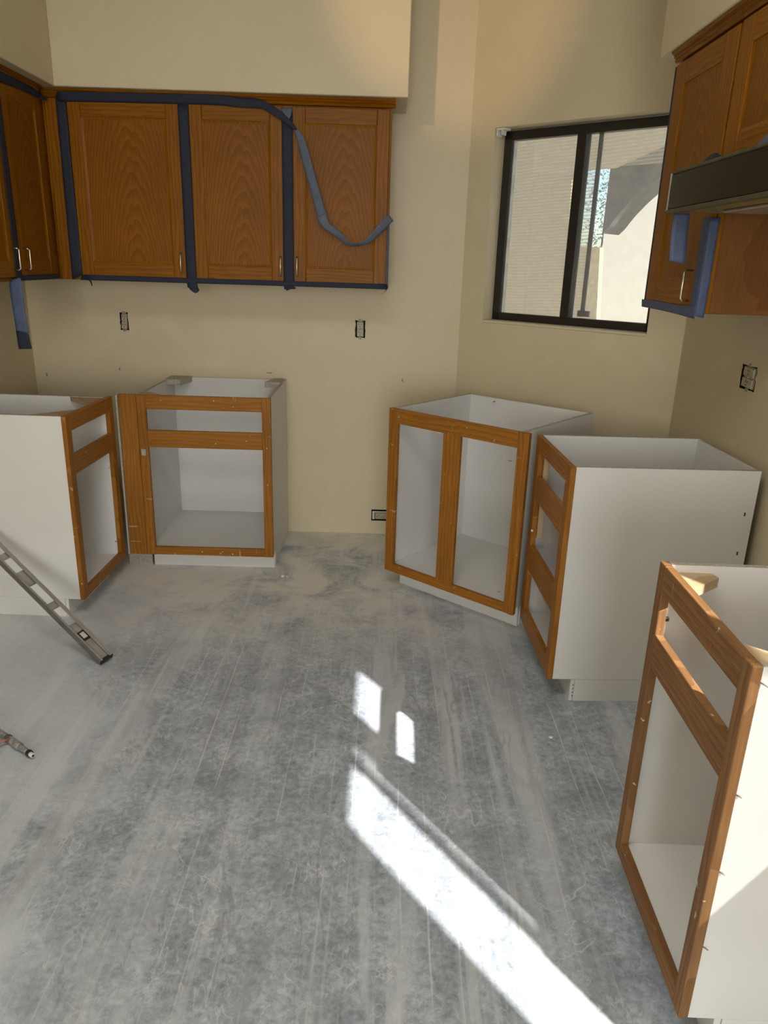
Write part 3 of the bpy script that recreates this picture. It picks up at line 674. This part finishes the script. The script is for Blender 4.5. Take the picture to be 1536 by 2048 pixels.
ribbon('folded_flap', [(rel4((-.484, yT - .003, 2.124)), rel4((-.422, yT - .003, 2.126))), (rel4((-.466, yT - .006, 2.104)), rel4((-.430, yT - .006, 2.100))), (rel4((-.442, yT - .008, 2.082)), rel4((-.438, yT - .008, 2.082)))], 'tape_back', s4, 4, .002, (0, -1, 0), 22)
strip('long blue tape strip along the bottom edge of the back wall cabinets', [((-1.43, yT - .0008, 1.392), (-1.44, yT - .0008, 1.367)), ((-.9, yT - .0008, 1.391), (-.9, yT - .0008, 1.367)), ((-.45, yT - .0008, 1.391), (-.45, yT - .0008, 1.367)), ((.020, yT - .0008, 1.391), (.022, yT - .0008, 1.366))])
strip('little curled tape end under the bottom right corner of the right door', [((.026, yT - .002, 1.386), (.014, yT - .004, 1.364)), ((.020, yT - .008, 1.366), (.004, yT - .009, 1.352)), ((-.004, yT - .010, 1.346), (-.014, yT - .010, 1.336))], 'tape')
strip('little curled tape end under the wide door near the corner', [((-1.395, yT - .001, 1.370), (-1.405, yT - .001, 1.368)), ((-1.386, yT - .004, 1.360), (-1.395, yT - .004, 1.360)), ((-1.384, yT - .005, 1.342), (-1.388, yT - .005, 1.340))], 'tape')
strip('thin blue tape strip on the right hand edge of the right door cabinet', [((.0105, yT + .002, 1.690), (.0225, yT + .016, 1.690)), ((.0105, yT + .002, 1.52), (.0225, yT + .016, 1.52)), ((.0105, yT + .001, 1.368), (.0225, yT + .014, 1.368))], 'tape_back', (1, 0, 0), cr=.001)
xT = -1.5232
strip('blue tape strip along the top of the left wall cabinet', [((xT, -1.15, 2.185), (xT, -1.15, 2.120)), ((xT, -.80, 2.172), (xT, -.80, 2.112)), ((xT, -.60, 2.172), (xT, -.60, 2.122)), ((xT, -.47, 2.158), (xT, -.47, 2.122)), ((xT + .001, -.385, 2.142), (xT + .001, -.375, 2.122)), ((xT + .015, -.345, 2.134), (xT + .012, -.345, 2.122))], 'tape', (1, 0, 0))
strip('blue tape strip between the two doors of the left wall cabinet', [((xT, -.800, 2.12), (xT, -.752, 2.12)), ((xT, -.800, 1.75), (xT, -.750, 1.75)), ((xT, -.802, 1.372), (xT, -.748, 1.372))], 'tape', (1, 0, 0))
strip('blue tape strip along the bottom edge of the left wall cabinet door', [((xT, -.748, 1.392), (xT, -.748, 1.370)), ((xT, -.55, 1.392), (xT, -.55, 1.370)), ((xT, -.372, 1.394), (xT, -.372, 1.372))], 'tape', (1, 0, 0))
hl = empty('masking_tape', (-1.525, -.800, 1.37), 0, 'loose blue tape strip hanging straight down below the left wall cabinet', 'tape', 'blue masking tape on the cabinets')
def relh(p): return Vector(p) - Vector((-1.525, -.800, 1.37))
ribbon('loose_strip', [(relh((-1.548, -.800, 1.374)), relh((-1.508, -.800, 1.384))), (relh((-1.555, -.806, 1.352)), relh((-1.502, -.806, 1.362))), (relh((-1.553, -.806, 1.25)), relh((-1.499, -.808, 1.25))), (relh((-1.551, -.802, 1.160)), relh((-1.497, -.804, 1.158)))], 'tape_light', hl, 6, .004, (0, -1, 0), 31)
ribbon('folded_end', [(relh((-1.551, -.805, 1.170)), relh((-1.497, -.806, 1.156))), (relh((-1.550, -.806, 1.13)), relh((-1.495, -.808, 1.13))), (relh((-1.548, -.805, 1.091)), relh((-1.492, -.806, 1.094)))], 'tape', hl, 5, .003, (0, -1, 0), 32)
xQ = .9482
strip('blue tape strip down the near edge of the tall right cabinet, below the hood', [((xQ, -1.660, 1.640), (xQ, -1.7155, 1.640)), ((xQ, -1.662, 1.50), (xQ, -1.7155, 1.50)), ((xQ, -1.664, 1.366), (xQ, -1.7155, 1.366))], 'tape_light', (-1, 0, 0))
strip('blue tape wrapped onto the side panel of the tall right cabinet', [((.9475, -1.7165, 1.640), (.976, -1.7165, 1.640)), ((.9475, -1.7165, 1.50), (.976, -1.7165, 1.50)), ((.9475, -1.7165, 1.360), (.974, -1.7165, 1.356))], 'tape_light', (0, -1, 0))
strip('blue tape strip along the bottom edge of the tall right cabinet', [((xQ, -1.215, 1.388), (xQ, -1.222, 1.362)), ((xQ, -1.40, 1.388), (xQ, -1.40, 1.361)), ((xQ, -1.58, 1.386), (xQ, -1.58, 1.357)), ((xQ - .001, -1.716, 1.392), (xQ - .001, -1.716, 1.352))], 'tape_light', (-1, 0, 0))
strip('dark blue tape strip on the far edge of the tall right cabinet beside the window', [((.9500, -1.2335, 2.13), (.990, -1.2335, 2.13)), ((.9500, -1.2335, 1.75), (.990, -1.2335, 1.75)), ((.9500, -1.2335, 1.37), (.990, -1.2335, 1.37))], 'tape', (0, 1, 0), cr=.001)
strip('short blue tape strip hanging from the far end of the range hood', [((.823, -1.7600, 1.645), (.869, -1.7600, 1.645)), ((.826, -1.756, 1.58), (.874, -1.756, 1.58)), ((.830, -1.758, 1.516), (.879, -1.758, 1.508))], 'tape_light', (0, -1, 0))
strip('crumpled blue tape strip along the top of the range hood', [((.905, -1.61, 1.766), (.920, -1.61, 1.770)), ((.890, -1.68, 1.768), (.925, -1.68, 1.800)), ((.886, -1.74, 1.764), (.925, -1.74, 1.806)), ((.880, -1.82, 1.762), (.925, -1.82, 1.786)), ((.880, -2.02, 1.760), (.928, -2.02, 1.786)), ((.880, -2.20, 1.760), (.928, -2.20, 1.784))], 'tape', (-.5, 0, .8), cr=.004)
strip('pale blue tape end standing up on top of the range hood', [((.885, -2.015, 1.768), (.905, -2.015, 1.772)), ((.885, -2.07, 1.770), (.905, -2.07, 1.800)), ((.885, -2.16, 1.772), (.905, -2.16, 1.825)), ((.885, -2.24, 1.772), (.905, -2.24, 1.825))], 'tape_light', (-1, 0, 0), cr=.004)

# ------------------------------------------------------------------ outlets
def outlet(loc, rz, w, h, label, tilt=0.0):
    """bare duplex receptacle in an open wall box; own y points into the wall"""
    r = empty('wall_outlet', loc, rz, label, 'outlet')
    bm = bmesh.new(); d = .055; hw, hh = w / 2 - .0006, h / 2 - .0006; t = .0015
    vs_ = {}
    for i, (x, z) in enumerate(((-hw, -hh), (hw, -hh), (hw, hh), (-hw, hh))): vs_[i] = bm.verts.new((x, .003, z)); vs_[i + 4] = bm.verts.new((x, d, z))
    for k in range(4): bm.faces.new((vs_[k], vs_[(k + 1) % 4], vs_[(k + 1) % 4 + 4], vs_[k + 4]))
    bm.faces.new([vs_[k + 4] for k in range(4)])
    ob = mesh_obj('box', bm, 'hole', r); md = ob.modifiers.new('t', 'SOLIDIFY'); md.thickness = t; md.offset = 0
    rc = mesh_obj('receptacle', cube_bm(w * .62, .020, h * .86, .004, 2), 'ivory', r); rc.location = (0, .012, 0); rc.rotation_euler = (0, tilt, 0)
    for s in (-1, 1):
        f_ = mesh_obj('socket_face', cube_bm(w * .60, .006, h * .36, .006, 3), 'ivory', rc); f_.location = (0, -.0125, s * h * .215)
        for (x, hgt) in ((-.006, .009), (.006, .0075)): bd('slot', rc, (x - .0012, x + .0012), (-.0162, -.0154), (s * h * .215 + .001, s * h * .215 + .001 + hgt), 'hole', 'z', 0)
        bd('slot', rc, (-.0022, .0022), (-.0162, -.0154), (s * h * .215 - .0095, s * h * .215 - .005), 'hole', 'z', 0)
        bd('mounting_tab', r, (-.009, .009), (-.0016, .004), (s * (h / 2 - .001) - .006, s * (h / 2 - .001) + .006), 'steel_dusty', 'x', .001)
    tube('screw', [(0, -.001, 0), (0, -.0155, 0)], .003, 'zinc', rc, 8)
    # torn paper rim around the opening
    bm = bmesh.new(); n = 28; a_, b2 = [], []
    for k in range(n):
        t_ = k / n * 4; s_ = int(t_); q = t_ - s_
        c4 = ((-1, -1), (1, -1), (1, 1), (-1, 1)); p0, p1 = c4[s_], c4[(s_ + 1) % 4]
        x = p0[0] + (p1[0] - p0[0]) * q; z = p0[1] + (p1[1] - p0[1]) * q
        j = random.uniform(.80, 1.0); m_ = random.uniform(1.03, 1.16)
        a_.append(bm.verts.new((x * w / 2 * j, -.0012, z * h / 2 * (j * .5 + .5)))); b2.append(bm.verts.new((x * w / 2 * m_, -.0004, z * h / 2 * (m_ * .5 + .5))))
    for k in range(n): bm.faces.new((a_[k], a_[(k + 1) % n], b2[(k + 1) % n], b2[k]))
    bmesh.ops.recalc_face_normals(bm, faces=bm.faces)
    mesh_obj('torn_rim', bm, 'wall', r)
    return r
outlet((-1.360, 0, 1.153), 0, .048, .094, 'bare duplex outlet in the wall below the wide door', .06)
outlet((-.1145, 0, 1.149), 0, .057, .094, 'bare duplex outlet in the wall below the right door', -.02)
outlet((XR, -1.4175, 1.142), -PI / 2, .125, .088, 'dusty bare outlet box in the right wall beneath the tall cabinet', .05)
jb = empty('junction_box', (.024, 0, .112), 0, 'sideways metal electrical box low in the back wall beside the sink cabinet', 'electrical box')
bm = bmesh.new(); vs_ = {}
for i, (x, z) in enumerate(((-.0545, -.0335), (.0545, -.0335), (.0545, .0335), (-.0545, .0335))): vs_[i] = bm.verts.new((x, .003, z)); vs_[i + 4] = bm.verts.new((x, .06, z))
for k in range(4): bm.faces.new((vs_[k], vs_[(k + 1) % 4], vs_[(k + 1) % 4 + 4], vs_[k + 4]))
bm.faces.new([vs_[k + 4] for k in range(4)])
o = mesh_obj('box', bm, 'hole', jb); md = o.modifiers.new('t', 'SOLIDIFY'); md.thickness = .0015; md.offset = 0
bd('receptacle', jb, (-.034, .046), (.004, .02), (-.026, .012), 'ivory', 'x', .004, 2)
bd('yoke', jb, (-.050, -.036), (.001, .003), (-.026, .024), 'zinc', 'z', .001)
bd('yoke', jb, (-.036, .05), (.001, .003), (.016, .024), 'zinc', 'x', .001)
for (x, z) in ((-.022, -.010), (-.012, -.004), (.008, -.012), (.02, -.004)): bd('slot', jb, (x - .002, x + .002), (.0028, .0042), (z - .002, z + .002), 'hole', 'x', 0)

# ------------------------------------------------------------------ spirit level leaning on the left cabinet
tip = Vector((-1.033, -1.545, 0.0)); dirv = Vector((-.765, .397, .506)).normalized()
vdir = (CAM - (tip + dirv * .3)).normalized()
e1 = (vdir - dirv * vdir.dot(dirv)).normalized(); e2 = dirv.cross(e1)
if e2.z < 0: e2 = -e2
ph = math.radians(27)
wv = e1 * math.cos(ph) + e2 * math.sin(ph); hv = e2 * math.cos(ph) - e1 * math.sin(ph)
lev = empty('spirit_level', (0, 0, 0), 0, 'long aluminium spirit level leaning against the left base cabinet', 'spirit level')
HB, TB, LL = .060, .023, 0.860
zmin = min((hv * a + wv * b).z for a in (0, HB) for b in (-TB / 2, TB / 2))
lev.matrix_world = Matrix(((dirv.x, -wv.x, hv.x, tip.x), (dirv.y, -wv.y, hv.y, tip.y), (dirv.z, -wv.z, hv.z, -zmin + .0005), (0, 0, 0, 1)))
# own frame: x along the level, -y is the visible web, z its height
def lb(name, xr, yr, zr, mat, parent=lev, bev=.001): return bd(name, parent, xr, yr, zr, mat, 'x', bev)
lb('bottom_flange', (0.004, LL), (-TB / 2, TB / 2), (0, .006), 'alu_dark')
lb('top_flange', (0.004, LL), (-TB / 2, TB / 2), (HB - .006, HB), 'alu')
lb('flange_lip', (0.004, LL), (-TB / 2, -TB / 2 + .004), (.006, .014), 'alu')
lb('flange_lip', (0.004, LL), (-TB / 2, -TB / 2 + .004), (HB - .016, HB - .006), 'alu')
segs = [(.012, .115), (.158, .205), (.300, .332), (.440, .520), (.60, .63), (.72, .78), (.80, LL - .012)]
for a, b in segs: lb('web', (a, b), (-.004, .004), (.006, HB - .006), 'alu')
lb('end_cap', (0.0, .012), (-TB / 2 + .001, TB / 2 - .001), (.001, HB - .001), 'black', bev=.002)
lb('end_cap', (LL - .012, LL), (-TB / 2 + .001, TB / 2 - .001), (.001, HB - .001), 'black', bev=.002)
vh = lb('vial_housing', (.113, .160), (-.008, .008), (.008, HB - .008), 'black', bev=.003)
bd('vial', vh, (-.014, .014), (-.0095, -.0075), (-.009, .009), 'vial', 'x', .0008)

# ------------------------------------------------------------------ valve lying on the floor
va = Vector((-1.183, -2.000, .014)); vb = Vector((-1.040, -2.104, .014)); ax = (vb - va).normalized(); Lv = (vb - va).length
vl = empty('shutoff_valve', (va.x, va.y, 0), math.atan2(ax.y, ax.x), 'dusty metal shutoff valve with red lever lying on the concrete', 'valve')
def seg(name, a, b, r0, r1, mat, n=12): return tube(name, [(a, 0, .0135), (a + .0005, 0, .0135), (b - .0005, 0, .0135), (b, 0, .0135)], [r0 * .96, r0, r1, r1 * .96], mat, vl, n)
seg('inlet', -.03, .026, .0095, .0095, 'steel_dusty'); seg('nut', .026, .040, .0132, .0132, 'alu_dark', 6); seg('body', .040, .078, .0105, .0125, 'steel_dusty')
seg('collar', .078, .104, .0134, .0134, 'alu', 8); seg('outlet_pipe', .104, .150, .0098, .0085, 'steel_dusty'); seg('rubber_ring', .150, .163, .0108, .0108, 'black')
seg('tip', .163, Lv, .0080, .0072, 'white_plastic'); seg('bore', Lv, Lv + .0012, .0042, .0042, 'black')
lv_ = tube('lever', [(.052, -.004, .022), (.046, -.026, .022), (.028, -.052, .018), (.006, -.074, .012)], [.005, .006, .0075, .008], 'red', vl, 8)

# ------------------------------------------------------------------ crumbs of plaster on the floor
random.seed(11)
for x, y, s, lab in ((-.455, -.66, .012, 'larger white plaster crumb on the floor in front of the bare back wall'), (-.436, -.655, .007, 'tiny white plaster crumb right beside the larger crumb near the back wall'),
        (.07, -.86, .006, 'tiny white plaster crumb under the left corner of the sink cabinet'), (.60, -1.93, .007, 'tiny plaster crumb on the floor below the drawer cabinet side')):
    bm = bmesh.new(); bmesh.ops.create_icosphere(bm, subdivisions=1, radius=s)
    for v_ in bm.verts: v_.co = v_.co * random.uniform(.6, 1.15); v_.co.z = v_.co.z * .55
    zm = min(v_.co.z for v_ in bm.verts)
    o = mesh_obj('plaster_crumb', bm, 'paint_chip'); o.location = (x, y, -zm)
    tag(o, lab, 'crumb', 'plaster crumbs on the floor')
